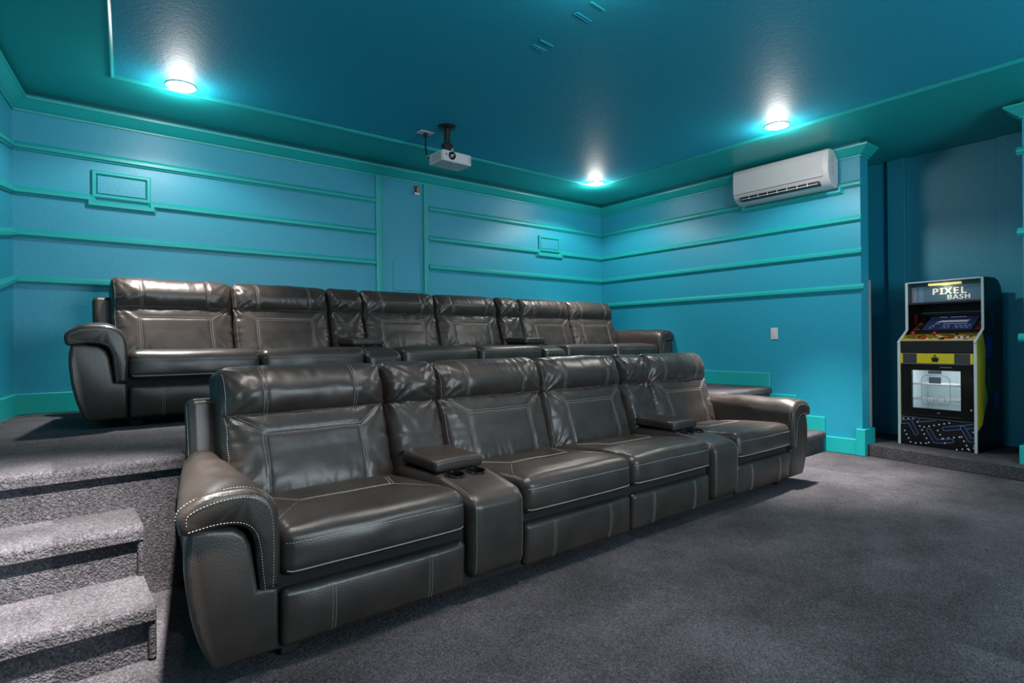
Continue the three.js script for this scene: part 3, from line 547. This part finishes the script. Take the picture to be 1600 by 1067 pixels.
// ------------------------------------------------------------------ projector on its ceiling mount, socket and cable
{
  const t = thing('projector', 'white projector with round lens hung under the ceiling', 'projector', [2.525, 2.445, 1.247], 0.04);
  const body = extrudeShape([[-0.137, -0.098], [0.137, -0.098], [0.141, -0.06], [0.141, 0.085], [0.128, 0.097], [-0.128, 0.097], [-0.141, 0.085], [-0.141, -0.06]], 0.086, 0.009, [], 3); body.rotateX(Math.PI / 2); body.translate(0, 0.086, 0); metreUV(body);
  mesh('body', body, M.white, t);
  const lens = mesh('lens', new THREE.LatheGeometry([[0.0, 0.0], [0.021, 0.002], [0.024, 0.010], [0.030, 0.012], [0.032, 0.0], [0.032, -0.02]].map(p => new THREE.Vector2(...p)), 30), M.blackGloss, t); lens.rotation.x = Math.PI / 2; lens.position.set(-0.055, 0.046, 0.098);
  const ring = mesh('lens_ring', new THREE.TorusGeometry(0.035, 0.0045, 8, 32), M.offWhite, t); ring.position.set(-0.055, 0.046, 0.0975);
  const glass = mesh('lens_glass', new THREE.SphereGeometry(0.019, 20, 12, 0, 6.2832, 0, 1.2), M.greyPlastic, lens); glass.position.y = -0.012;
  mesh('sensor', (() => { const g = new THREE.CylinderGeometry(0.006, 0.006, 0.004, 14); g.rotateX(Math.PI / 2); g.translate(-0.108, 0.05, 0.098); return g; })(), M.black, t);
  const vents = []; for (let i = 0; i < 9; i++) vents.push(rbox(0.104, 0.132, 0.018 + i * 0.006, 0.0205 + i * 0.006, 0.0955, 0.0978, 0.0006, 1)); mesh('vent', merge(vents), M.greyPlastic, t);
  const sv = []; for (let i = 0; i < 10; i++) sv.push(rbox(-0.1418, -0.1395, 0.018 + i * 0.0055, 0.0202 + i * 0.0055, -0.05, 0.06, 0.0006, 1)); mesh('vent', merge(sv), M.greyPlastic, t);
  mesh('foot', (() => { const g = new THREE.CylinderGeometry(0.011, 0.010, 0.008, 18); g.translate(0.09, -0.003, -0.06); return g; })(), M.greyPlastic, t);
  mesh('foot', (() => { const g = new THREE.CylinderGeometry(0.011, 0.010, 0.008, 18); g.translate(-0.03, -0.003, 0.075); return g; })(), M.greyPlastic, t);
  const m = thing('projector_mount', 'black ceiling bracket holding the projector', 'mount', [2.530, 0, 1.19]);
  mesh('ceiling_plate', new THREE.LatheGeometry([[0.0, HF - 0.022], [0.030, HF - 0.022], [0.070, HF - 0.014], [0.074, HF - 0.001], [0.0, HF - 0.001]].map(p => new THREE.Vector2(...p)), 36), M.black, m);
  mesh('pole', (() => { const g = new THREE.CylinderGeometry(0.026, 0.026, HF - 0.02 - 2.60, 22); g.translate(0, (HF - 0.02 + 2.60) / 2, 0); return g; })(), M.black, m);
  mesh('swivel', merge([rbox(-0.040, 0.040, 2.575, 2.640, -0.030, 0.030, 0.01), rbox(-0.048, 0.048, 2.555, 2.590, -0.02, 0.02, 0.006)]), M.black, m);
  mesh('bolt', (() => { const g = new THREE.CylinderGeometry(0.008, 0.008, 0.016, 12); g.rotateX(Math.PI / 2); g.translate(0.026, 2.588, 0.030); return g; })(), M.white, m);
  const arms = [0.7, 2.3, 3.9, 5.5].map(a => { const g = rbox(0, 0.085, 2.533, 2.541, -0.008, 0.008, 0.002); g.rotateY(a); return g; }); mesh('bracket_arm', merge([...arms, rbox(-0.035, 0.035, 2.535, 2.565, -0.035, 0.035, 0.006)]), M.black, m);
  const s = thing('ceiling_socket', 'small white socket plate on the ceiling beside the projector mount', 'socket', [2.455, HF, 0.975]);
  mesh('plate', rbox(-0.062, 0.062, -0.008, 0, -0.040, 0.040, 0.003), M.white, s);
  mesh('plug', rbox(-0.016, 0.016, -0.040, -0.006, -0.014, 0.014, 0.005), M.black, s);
  const c = tag(mesh('power_cable', tubeGeo([V(2.455, HF - 0.038, 0.975), V(2.453, 2.68, 0.978), V(2.440, 2.60, 1.01), V(2.430, 2.545, 1.06), V(2.445, 2.515, 1.10), V(2.475, 2.505, 1.150)], 0.007, 40, false, 8), M.black), 'black cable dangling from the ceiling socket to the projector', 'cable');
  const tie = tag(mesh('cable_tie', (() => { const g = new THREE.TorusGeometry(0.009, 0.005, 8, 18); g.rotateX(1.2); g.translate(2.432, 2.552, 1.052); return g; })(), M.white), 'small white tie on the projector cable', 'cable tie');
}
// ------------------------------------------------------------------ open wiring box on the back wall
{
  const t = thing('wiring_box', 'small open wiring box high on the bare wall panel', 'wiring box', [2.905, 2.57, 0]);
  mesh('box_shell', merge([rbox(-0.030, -0.026, -0.046, 0.046, 0, 0.016, 0.001), rbox(0.026, 0.030, -0.046, 0.046, 0, 0.016, 0.001), rbox(-0.030, 0.030, 0.042, 0.046, 0, 0.016, 0.001)]), M.greyPlastic, t);
  mesh('recess', rbox(-0.026, 0.026, -0.024, 0.042, 0, 0.004, 0.001), M.black, t);
  mesh('cover', rbox(-0.030, 0.028, -0.050, -0.024, 0, 0.020, 0.003), M.white, t);
  mesh('wire', tubeGeo([V(-0.015, 0.035, 0.004), V(0.004, 0.018, 0.018), V(-0.010, 0.0, 0.016), V(0.014, -0.018, 0.006)], 0.004, 24), M.copper, t);
  mesh('wire', tubeGeo([V(0.016, 0.034, 0.004), V(0.020, 0.014, 0.014), V(0.006, 0.008, 0.018), V(0.020, -0.016, 0.006)], 0.004, 24), M.offWhite, t);
}
// ------------------------------------------------------------------ slotted strips and raised bars on the ceiling
for (const [x, z, l, slot, label] of [[2.292, 2.602, 0.105, true, 'narrow open slot strip on the ceiling, nearer the projector'], [2.288, 2.672, 0.11, false, 'short raised bar on the ceiling next to the slot nearer the projector'], [2.262, 2.995, 0.115, true, 'narrow open slot strip on the ceiling, farther from the projector'], [2.252, 3.115, 0.11, false, 'short raised bar on the ceiling next to the slot farther from the projector']]) {
  // the slot is a deep narrow channel between two lips; the bar is a solid bead
  const lip = [[-0.003, 0], [-0.003, 0.005], [-0.0015, 0.006], [0, 0.005], [0, 0]], h = l / 2;
  const g = slot ? sweep([[-h, -0.007], [h, -0.007], [h, 0.007], [-h, 0.007]], lip, (a, b, c) => V(a, -c, b), true) : rbox(-h, h, -0.006, 0.001, -0.006, 0.006, 0.002);
  const m = mesh(slot ? 'ceiling_slot' : 'ceiling_bar', g, slot ? M.ceiling : M.trim); m.position.set(x, HF, z); m.rotation.y = 0.10; tag(m, label, slot ? 'slot' : 'bar');
}
// ------------------------------------------------------------------ arcade cabinet with a drinks fridge
{
  const t = thing('arcade_cabinet', 'upright black and yellow arcade cabinet with a glass drinks fridge, on the alcove plinth', 'arcade cabinet', [5.865, 0.1, 3.562], -Math.PI / 2 - 0.13);
  const W = 0.295, TH = 0.022;
  const side = [[0, 0], [0, 0.885], [0.004, 0.90], [-0.145, 1.005], [-0.145, 1.395], [-0.140, 1.43], [-0.34, 1.43], [-0.41, 1.41], [-0.46, 1.36], [-0.485, 1.28], [-0.49, 1.15], [-0.49, 0]];
  const art = canvasTex(256, 512, (c, w, h) => { // u: depth, v: height
    c.fillStyle = '#07070c'; c.fillRect(0, 0, w, h);
    c.fillStyle = '#b3a60e'; c.beginPath(); c.moveTo(w, 0); c.lineTo(w * 0.86, 0); c.lineTo(w * 0.80, h * 0.30); c.lineTo(w * 0.66, h * 0.42); c.lineTo(w * 0.70, h * 0.60); c.lineTo(w * 0.60, h * 0.70); c.lineTo(w * 0.74, h * 0.78); c.lineTo(w * 0.80, h * 0.84); c.lineTo(w, h * 0.88); c.closePath(); c.fill();
    c.fillStyle = '#12308c'; c.fillRect(w * 0.45, h * 0.34, w * 0.18, h * 0.12); c.fillStyle = '#1c5a22'; c.fillRect(w * 0.50, h * 0.52, w * 0.1, h * 0.14); c.fillStyle = '#7a1414'; c.fillRect(w * 0.35, h * 0.2, w * 0.12, h * 0.1); c.fillStyle = '#12308c'; c.fillRect(w * 0.2, h * 0.66, w * 0.16, h * 0.1);
  });
  art.wrapS = art.wrapT = THREE.ClampToEdgeWrapping;
  const artMat = new THREE.MeshPhysicalMaterial({ map: art, roughness: 0.35 });
  for (const s of [-1, 1]) {
    const g = extrudeShape(side, TH, 0.002, [], 1); g.rotateY(-Math.PI / 2); // depth (old x) -> z
    g.applyMatrix4(new THREE.Matrix4().makeTranslation(s > 0 ? W : -W + TH, 0, 0));
    const p = g.attributes.position, uv = new Float32Array(p.count * 2); for (let i = 0; i < p.count; i++) { uv[2 * i] = (p.getZ(i) + 0.49) / 0.495; uv[2 * i + 1] = p.getY(i) / 1.43; } g.setAttribute('uv', new THREE.BufferAttribute(uv, 2));
    const sp = mesh('side_panel', g, artMat, t); sp.userData.label = 'black side panel with a jagged yellow front stripe';
    // pale edge moulding along the front
    const ex = s * (W - TH / 2);
    for (const [n, pts] of [['edge_moulding', [[0.002, 0.0], [0.002, 0.885]]], ['edge_moulding', [[0.004, 0.900], [-0.144, 1.004]]], ['edge_moulding', [[-0.143, 1.004], [-0.143, 1.428]]]]) {
      const [a, b] = pts, L = Math.hypot(b[0] - a[0], b[1] - a[1]); const m = rbox(-0.010, 0.010, 0, L, -0.004, 0.004, 0.003); m.rotateX(Math.atan2(b[0] - a[0], b[1] - a[1])); m.translate(ex, a[1], a[0] + 0.002); mesh(n, m, M.edgeTrim, sp);
    }
    const kn = new THREE.SphereGeometry(0.011, 14, 10); kn.translate(ex, 0.893, 0.006); mesh('corner_cap', kn, M.edgeTrim, sp);
  }
  const I = W - TH; // inner half width
  mesh('back_panel', box(-I, I, 0, 1.40, -0.478, -0.46), M.black, t);
  mesh('roof', merge([rbox(-I, I, 1.410, 1.428, -0.34, -0.148, 0.003), (() => { const g = rbox(-I, I, -0.008, 0.008, -0.11, 0.11, 0.003); g.rotateX(-0.72); g.translate(0, 1.35, -0.405); return g; })()]), M.black, t);
  mesh('roof_edge', rbox(-I, I, 1.418, 1.430, -0.150, -0.138, 0.003), M.edgeTrim, t);
  // marquee: clear front, title on a panel tinted grey-blue for reflections in the glass, a yellow lamp strip under the roof
  const marq = canvasTex(512, 160, (c, w, h) => {
    c.fillStyle = '#41586c'; c.fillRect(0, 0, w, h); c.fillStyle = '#6d6c7c'; c.fillRect(0, 0, w * 0.075, h); c.fillStyle = '#566a80'; c.fillRect(w * 0.10, 0, w * 0.07, h);
    c.fillStyle = '#e4e2e0'; c.textAlign = 'center'; c.textBaseline = 'middle'; c.font = 'bold 92px sans-serif'; c.fillText('PIXEL', w * 0.53, h * 0.36); c.font = 'bold 66px sans-serif'; c.fillText('BASH', w * 0.66, h * 0.76);
  });
  const mq = mesh('marquee_panel', new THREE.PlaneGeometry(2 * I, 0.135), new THREE.MeshStandardMaterial({ map: marq, roughness: 0.5, emissive: 0xffffff, emissiveMap: marq, emissiveIntensity: 0.35 }), t); mq.position.set(0, 1.318, -0.215); mq.userData.label = 'lit title panel reading PIXEL BASH';
  mesh('marquee_back', rbox(-I, I, 1.245, 1.412, -0.237, -0.218, 0.003), M.black, t);
  const strip = mesh('marquee_light', rbox(-0.12, 0.12, 1.388, 1.408, -0.196, -0.160, 0.004), M.stripGlow, t);
  const pl = new THREE.PointLight(new THREE.Color().setRGB(1, 0.9, 0.5), 0.02, 0, 2); pl.name = 'marquee_glow'; pl.position.set(0, 1.37, -0.17); pl.castShadow = true; t.add(pl);
  mesh('marquee_glass', rbox(-I, I, 1.245, 1.412, -0.154, -0.150, 0.001, 1), M.pane, t);
  mesh('marquee_shelf', rbox(-I, I, 1.228, 1.246, -0.235, -0.148, 0.003), M.black, t);
  mesh('bezel_back', rbox(-I, I, 1.06, 1.235, -0.42, -0.402, 0.003), M.black, t);
  const rail2 = mesh('bezel_rail', rbox(-I, I, 1.155, 1.163, -0.405, -0.39, 0.002), M.greyPlastic, t);
  // sloping screen
  const scr = canvasTex(512, 320, (c, w, h) => {
    c.fillStyle = '#1a2440'; c.fillRect(0, 0, w, h); c.fillStyle = '#aab0c4'; c.fillRect(w * 0.2, h * 0.03, w * 0.15, 8); c.fillRect(w * 0.42, h * 0.03, w * 0.32, 8);
    c.fillStyle = '#8b90a8'; c.beginPath(); c.moveTo(w * 0.18, h * 0.42); c.lineTo(w * 0.30, h * 0.28); c.lineTo(w * 0.86, h * 0.28); c.lineTo(w * 0.82, h * 0.42); c.closePath(); c.fill();
    c.fillStyle = '#5d6f94'; for (const [x, n] of [[0.12, 4], [0.38, 7], [0.62, 14]]) for (let i = 0; i < n; i++) for (let j = 0; j < 4; j++) if ((i * 7 + j * 5 + x * 100 | 0) % 4) c.fillRect(w * x + i * 12, h * 0.62 + j * 22, 7, 14);
    c.fillStyle = '#9aa4ba'; c.fillRect(w * 0.18, h * 0.53, w * 0.12, 6); c.fillRect(w * 0.36, h * 0.53, w * 0.5, 6);
  });
  const panel = new THREE.Group(); panel.name = 'screen_bezel'; panel.position.set(0, 1.052, -0.268); panel.rotation.x = -0.98; t.add(panel);
  const bz = mesh('bezel_plate', rbox(-I, I, -0.140, 0.140, -0.012, 0, 0.003), M.bezelArt, panel);
  mesh('screen', new THREE.PlaneGeometry(0.37, 0.215), new THREE.MeshStandardMaterial({ map: scr, roughness: 0.3, emissive: 0xffffff, emissiveMap: scr, emissiveIntensity: 0.55 }), panel).position.set(0.0, 0.012, 0.0025);
  // instruction cards either side
  const card = canvasTex(128, 256, (c, w, h) => { c.fillStyle = '#120808'; c.fillRect(0, 0, w, h); for (let j = 0; j < 9; j++) { c.fillStyle = ['#5a2a26', '#6e4038', '#3a1a1a'][j % 3]; c.fillRect(w * 0.1, h * 0.05 + j * 27, w * (0.5 + 0.3 * ((j * 5) % 3) / 2), 15); } });
  for (const s of [-1, 1]) { const m = mesh('instruction_card', new THREE.PlaneGeometry(0.062, 0.25), new THREE.MeshStandardMaterial({ map: card, roughness: 0.4 }), panel); m.position.set(s * 0.232, 0.0, 0.0025); }
  // control panel
  const deckArt = canvasTex(512, 128, (c, w, h) => { c.fillStyle = '#8a7b2a'; c.fillRect(0, 0, w, h); c.fillStyle = '#c0ae62'; c.fillRect(0, h * 0.66, w, h * 0.34); let q = 5; const r = () => { q = (q * 1103515245 + 12345) % 2147483648; return q / 2147483648; }; for (let i = 0; i < 70; i++) { c.fillStyle = ['#0a0a0a', '#8c1d14', '#e0d3a0', '#0a0a0a', '#b8842a'][i % 5]; c.fillRect(r() * w, r() * h * 0.7, 14 + 26 * r(), 8 + 16 * r()); } });
  const deck = new THREE.Group(); deck.name = 'control_panel'; deck.position.set(0, 0.932, -0.065); deck.rotation.x = 0.42; t.add(deck);
  const dg = rbox(-I, I, -0.012, 0.0, -0.085, 0.066, 0.003); const du = dg.attributes.uv, dp = dg.attributes.position; for (let i = 0; i < dp.count; i++) { du.setXY(i, (dp.getX(i) + I) / (2 * I), 1 - (dp.getZ(i) + 0.085) / 0.151); }
  mesh('panel_deck', dg, new THREE.MeshStandardMaterial({ map: deckArt, roughness: 0.45 }), deck);
  for (const [x, z, r] of [[-0.19, 0.0, 1], [-0.135, 0.012, 0], [-0.105, -0.008, 0], [-0.02, 0.01, 1], [0.06, 0.005, 0], [0.095, -0.01, 0], [0.13, 0.008, 0], [0.165, -0.006, 0], [0.21, 0.006, 0]]) {
    if (r) { mesh('joystick', merge([(() => { const g = new THREE.CylinderGeometry(0.004, 0.004, 0.045, 10); g.translate(x, 0.022, z); return g; })(), (() => { const g = new THREE.SphereGeometry(0.014, 14, 10); g.translate(x, 0.050, z); return g; })()]), M.redPlastic, deck); }
    else { const g = new THREE.CylinderGeometry(0.012, 0.013, 0.010, 18); g.translate(x, 0.004, z); mesh('button', g, x > 0.1 ? M.offWhite : M.redPlastic, deck); }
  }
  // lower front
  mesh('apron', rbox(-I, I, 0.805, 0.908, -0.02, -0.004, 0.003), M.black, t);
  const band = mesh('crown_band', rbox(-I, I, 0.715, 0.800, -0.02, 0.002, 0.002), M.yellow, t);
  for (const s of [-1, 1]) mesh('coin_plate', rbox(s * 0.195 - 0.055, s * 0.195 + 0.055, 0.716, 0.799, 0.001, 0.005, 0.002), M.darkGrey, t);
  { // crown emblem
    const c = new THREE.Shape(); [[-0.030, 0.012], [-0.020, -0.028], [0.020, -0.028], [0.030, 0.012], [0.016, 0.000], [0.008, 0.020], [0.0, 0.004], [-0.008, 0.020], [-0.016, 0.000]].forEach((p, i) => i ? c.lineTo(...p) : c.moveTo(...p));
    const g = new THREE.ExtrudeGeometry(c, { depth: 0.003, bevelEnabled: false }); const b1 = new THREE.SphereGeometry(0.007, 10, 8); b1.translate(0, 0.026, 0.002);
    const e = mesh('crown_emblem', merge([g, b1]), M.black, band); e.position.set(0, 0.757, 0.002);
  }
  mesh('cabinet_base', rbox(-I, I, 0, 0.24, -0.46, -0.012, 0.003), M.black, t);
  const maze = canvasTex(640, 300, (c, w, h) => {
    c.fillStyle = '#05060b'; c.fillRect(0, 0, w, h); c.lineWidth = 6; c.strokeStyle = '#5f7fae'; c.lineJoin = 'round'; c.lineCap = 'round';
    const bar = (pts) => { c.lineWidth = 44; c.strokeStyle = '#6484b2'; c.beginPath(); pts.forEach((p, i) => i ? c.lineTo(...p) : c.moveTo(...p)); c.stroke(); c.lineWidth = 34; c.strokeStyle = '#0a1426'; c.beginPath(); pts.forEach((p, i) => i ? c.lineTo(...p) : c.moveTo(...p)); c.stroke(); };
    bar([[-20, 60], [80, 40], [135, 165]]); bar([[180, 15], [300, -10]]); bar([[250, 115], [310, 230], [445, 205]]); bar([[390, 85], [560, 45], [700, 10]]); bar([[540, 55], [600, 175], [660, 165]]);
    c.fillStyle = '#cfd2d8'; const dot = (x, y) => { c.beginPath(); c.arc(x, y, 8, 0, 7); c.fill(); };
    for (let i = 0; i < 6; i++) dot(210 + i * 44, 88 - i * 14); for (let i = 0; i < 6; i++) dot(150 + i * 20, 40 + i * 42); for (let i = 0; i < 4; i++) dot(330 + i * 20, 110 + i * 42); for (let i = 0; i < 4; i++) dot(375 + i * 46, 190 - i * 12); for (let i = 0; i < 4; i++) dot(530 + i * 20, 150 + i * 42); for (let i = 0; i < 4; i++) dot(30 + i * 18, 150 + i * 40); for (let i = 0; i < 3; i++) dot(130 + i * 48, 275 - i * 6); for (let i = 0; i < 3; i++) dot(20 + i * 45, 15 - i * 3); for (let i = 0; i < 4; i++) dot(490 + i * 46, 290 - i * 12); dot(625, 90); dot(632, 230);
  });
  const mz = mesh('maze_panel', new THREE.PlaneGeometry(2 * I, 0.236), new THREE.MeshStandardMaterial({ map: maze, roughness: 0.4 }), t); mz.position.set(0, 0.119, -0.0105); mz.userData.label = 'black front panel printed with blue bars and pale dots';
  // fridge: cavity, shelves, glazed door
  mesh('fridge_cavity', merge([box(-I, I, 0.24, 0.255, -0.42, -0.02), box(-I, I, 0.70, 0.715, -0.42, -0.02), box(-I, -I + 0.03, 0.255, 0.70, -0.42, -0.02), box(I - 0.03, I, 0.255, 0.70, -0.42, -0.02), box(-I + 0.03, I - 0.03, 0.255, 0.70, -0.44, -0.42)]), M.fridgeWhite, t);
  for (const y of [0.40, 0.53]) { const rods = []; for (let i = 0; i < 9; i++) rods.push(rbox(-I + 0.032, I - 0.032, y, y + 0.004, -0.40 + i * 0.042, -0.397 + i * 0.042, 0.001, 1)); mesh('wire_shelf', merge([...rods, rbox(-I + 0.032, I - 0.032, y - 0.004, y + 0.008, -0.058, -0.052, 0.002)]), M.offWhite, t); }
  const fl = new THREE.PointLight(new THREE.Color().setRGB(0.85, 0.97, 1), 0.14, 0, 2); fl.name = 'fridge_glow'; fl.position.set(0, 0.665, -0.12); fl.castShadow = true; t.add(fl);
  mesh('unseen_fridge_lamp', rbox(-0.10, 0.10, 0.688, 0.699, -0.15, -0.10, 0.003), M.fridgeGlow, t);  // lamp hidden from view, lights the fridge cavity
  const dr = new THREE.Group(); dr.name = 'fridge_door'; t.add(dr);
  mesh('door_frame', extrudeShape([[-I + 0.004, 0.246], [I - 0.004, 0.246], [I - 0.004, 0.708], [-I + 0.004, 0.708]], 0.026, 0.003, [new THREE.Path([[-0.185, 0.330], [-0.185, 0.655], [0.178, 0.655], [0.178, 0.330]].map(p => new THREE.Vector2(...p)))], 2).translate(0, 0, -0.03), M.blackGloss, dr);
  mesh('door_glass', rbox(-0.187, 0.180, 0.328, 0.657, -0.018, -0.014, 0.001, 1), M.pane, dr);
  const etch = []; const rr = (w, h, r) => { const p = []; for (let q = 0; q < 4; q++) for (let i = 0; i <= 6; i++) { const a = q * Math.PI / 2 + i / 6 * Math.PI / 2; p.push(V((q === 0 || q === 3 ? w - r : -w + r) + r * Math.cos(a), (q < 2 ? h - r : -h + r) + r * Math.sin(a), 0)); } return p; };
  const et = (w, h, r, x, y) => { const g = tubeGeo(rr(w, h, r), 0.0018, 60, true, 5); g.translate(x, y, -0.0135); etch.push(g); };
  et(0.105, 0.125, 0.04, -0.005, 0.487); mesh('door_print', etch[0], M.etch, dr); et(0.028, 0.026, 0.012, -0.045, 0.405); et(0.028, 0.026, 0.012, 0.035, 0.405); mesh('door_print', etch[1], M.etch, dr); mesh('door_print', etch[2], M.etch, dr);
  mesh('door_print', rbox(-0.055, 0.035, 0.545, 0.60, -0.0138, -0.0128, 0.0004, 1), M.etch, dr); mesh('door_print', rbox(-0.06, 0.04, 0.628, 0.652, -0.0138, -0.0128, 0.0004, 1), M.etch, dr);
  mesh('door_handle', rbox(-0.20, 0.20, 0.262, 0.274, -0.006, 0.008, 0.004), M.blackGloss, dr);
  const bd = new THREE.CylinderGeometry(0.010, 0.010, 0.004, 4); bd.rotateX(Math.PI / 2); bd.scale(1.5, 0.8, 1); bd.translate(0.02, 0.297, -0.002); mesh('door_badge', bd, M.metal, dr);
  mesh('door_slot', rbox(0.03, 0.12, 0.682, 0.686, -0.006, -0.002, 0.001, 1), M.greyPlastic, dr);
  const hinge = rbox(I - 0.028, I - 0.014, 0.335, 0.35, -0.006, -0.001, 0.001, 1); mesh('door_lock', hinge, M.greyPlastic, dr);
}

// ------------------------------------------------------------------ unseen projection screen behind the camera, placed to light sofa fronts and ceiling
{
  const t = thing('unseen_projection_screen', 'pale lit projection screen on the wall facing the sofas', 'screen', [2.6, 1.5, ZF - 0.03]);
  mesh('frame', merge([rbox(-1.36, 1.36, 0.73, 0.78, -0.03, 0.03, 0.005), rbox(-1.36, 1.36, -0.78, -0.73, -0.03, 0.03, 0.005), rbox(-1.36, -1.30, -0.73, 0.73, -0.03, 0.03, 0.005), rbox(1.30, 1.36, -0.73, 0.73, -0.03, 0.03, 0.005)]), M.black, t);
  mesh('unseen_screen_surface', box(-1.30, 1.30, -0.73, 0.73, 0.0, 0.02), M.unseenScreenGlow, t);
  const a = new THREE.RectAreaLight(new THREE.Color().setRGB(0.80, 0.92, 1.0), 12.5, 2.6, 1.46); a.name = 'unseen_screen_light'; a.position.set(0, 0, -0.035); a.rotation.y = 0; t.add(a);  // out of view; soft cool light on leather fronts, walls and ceiling
}

renderer.render(scene, camera);
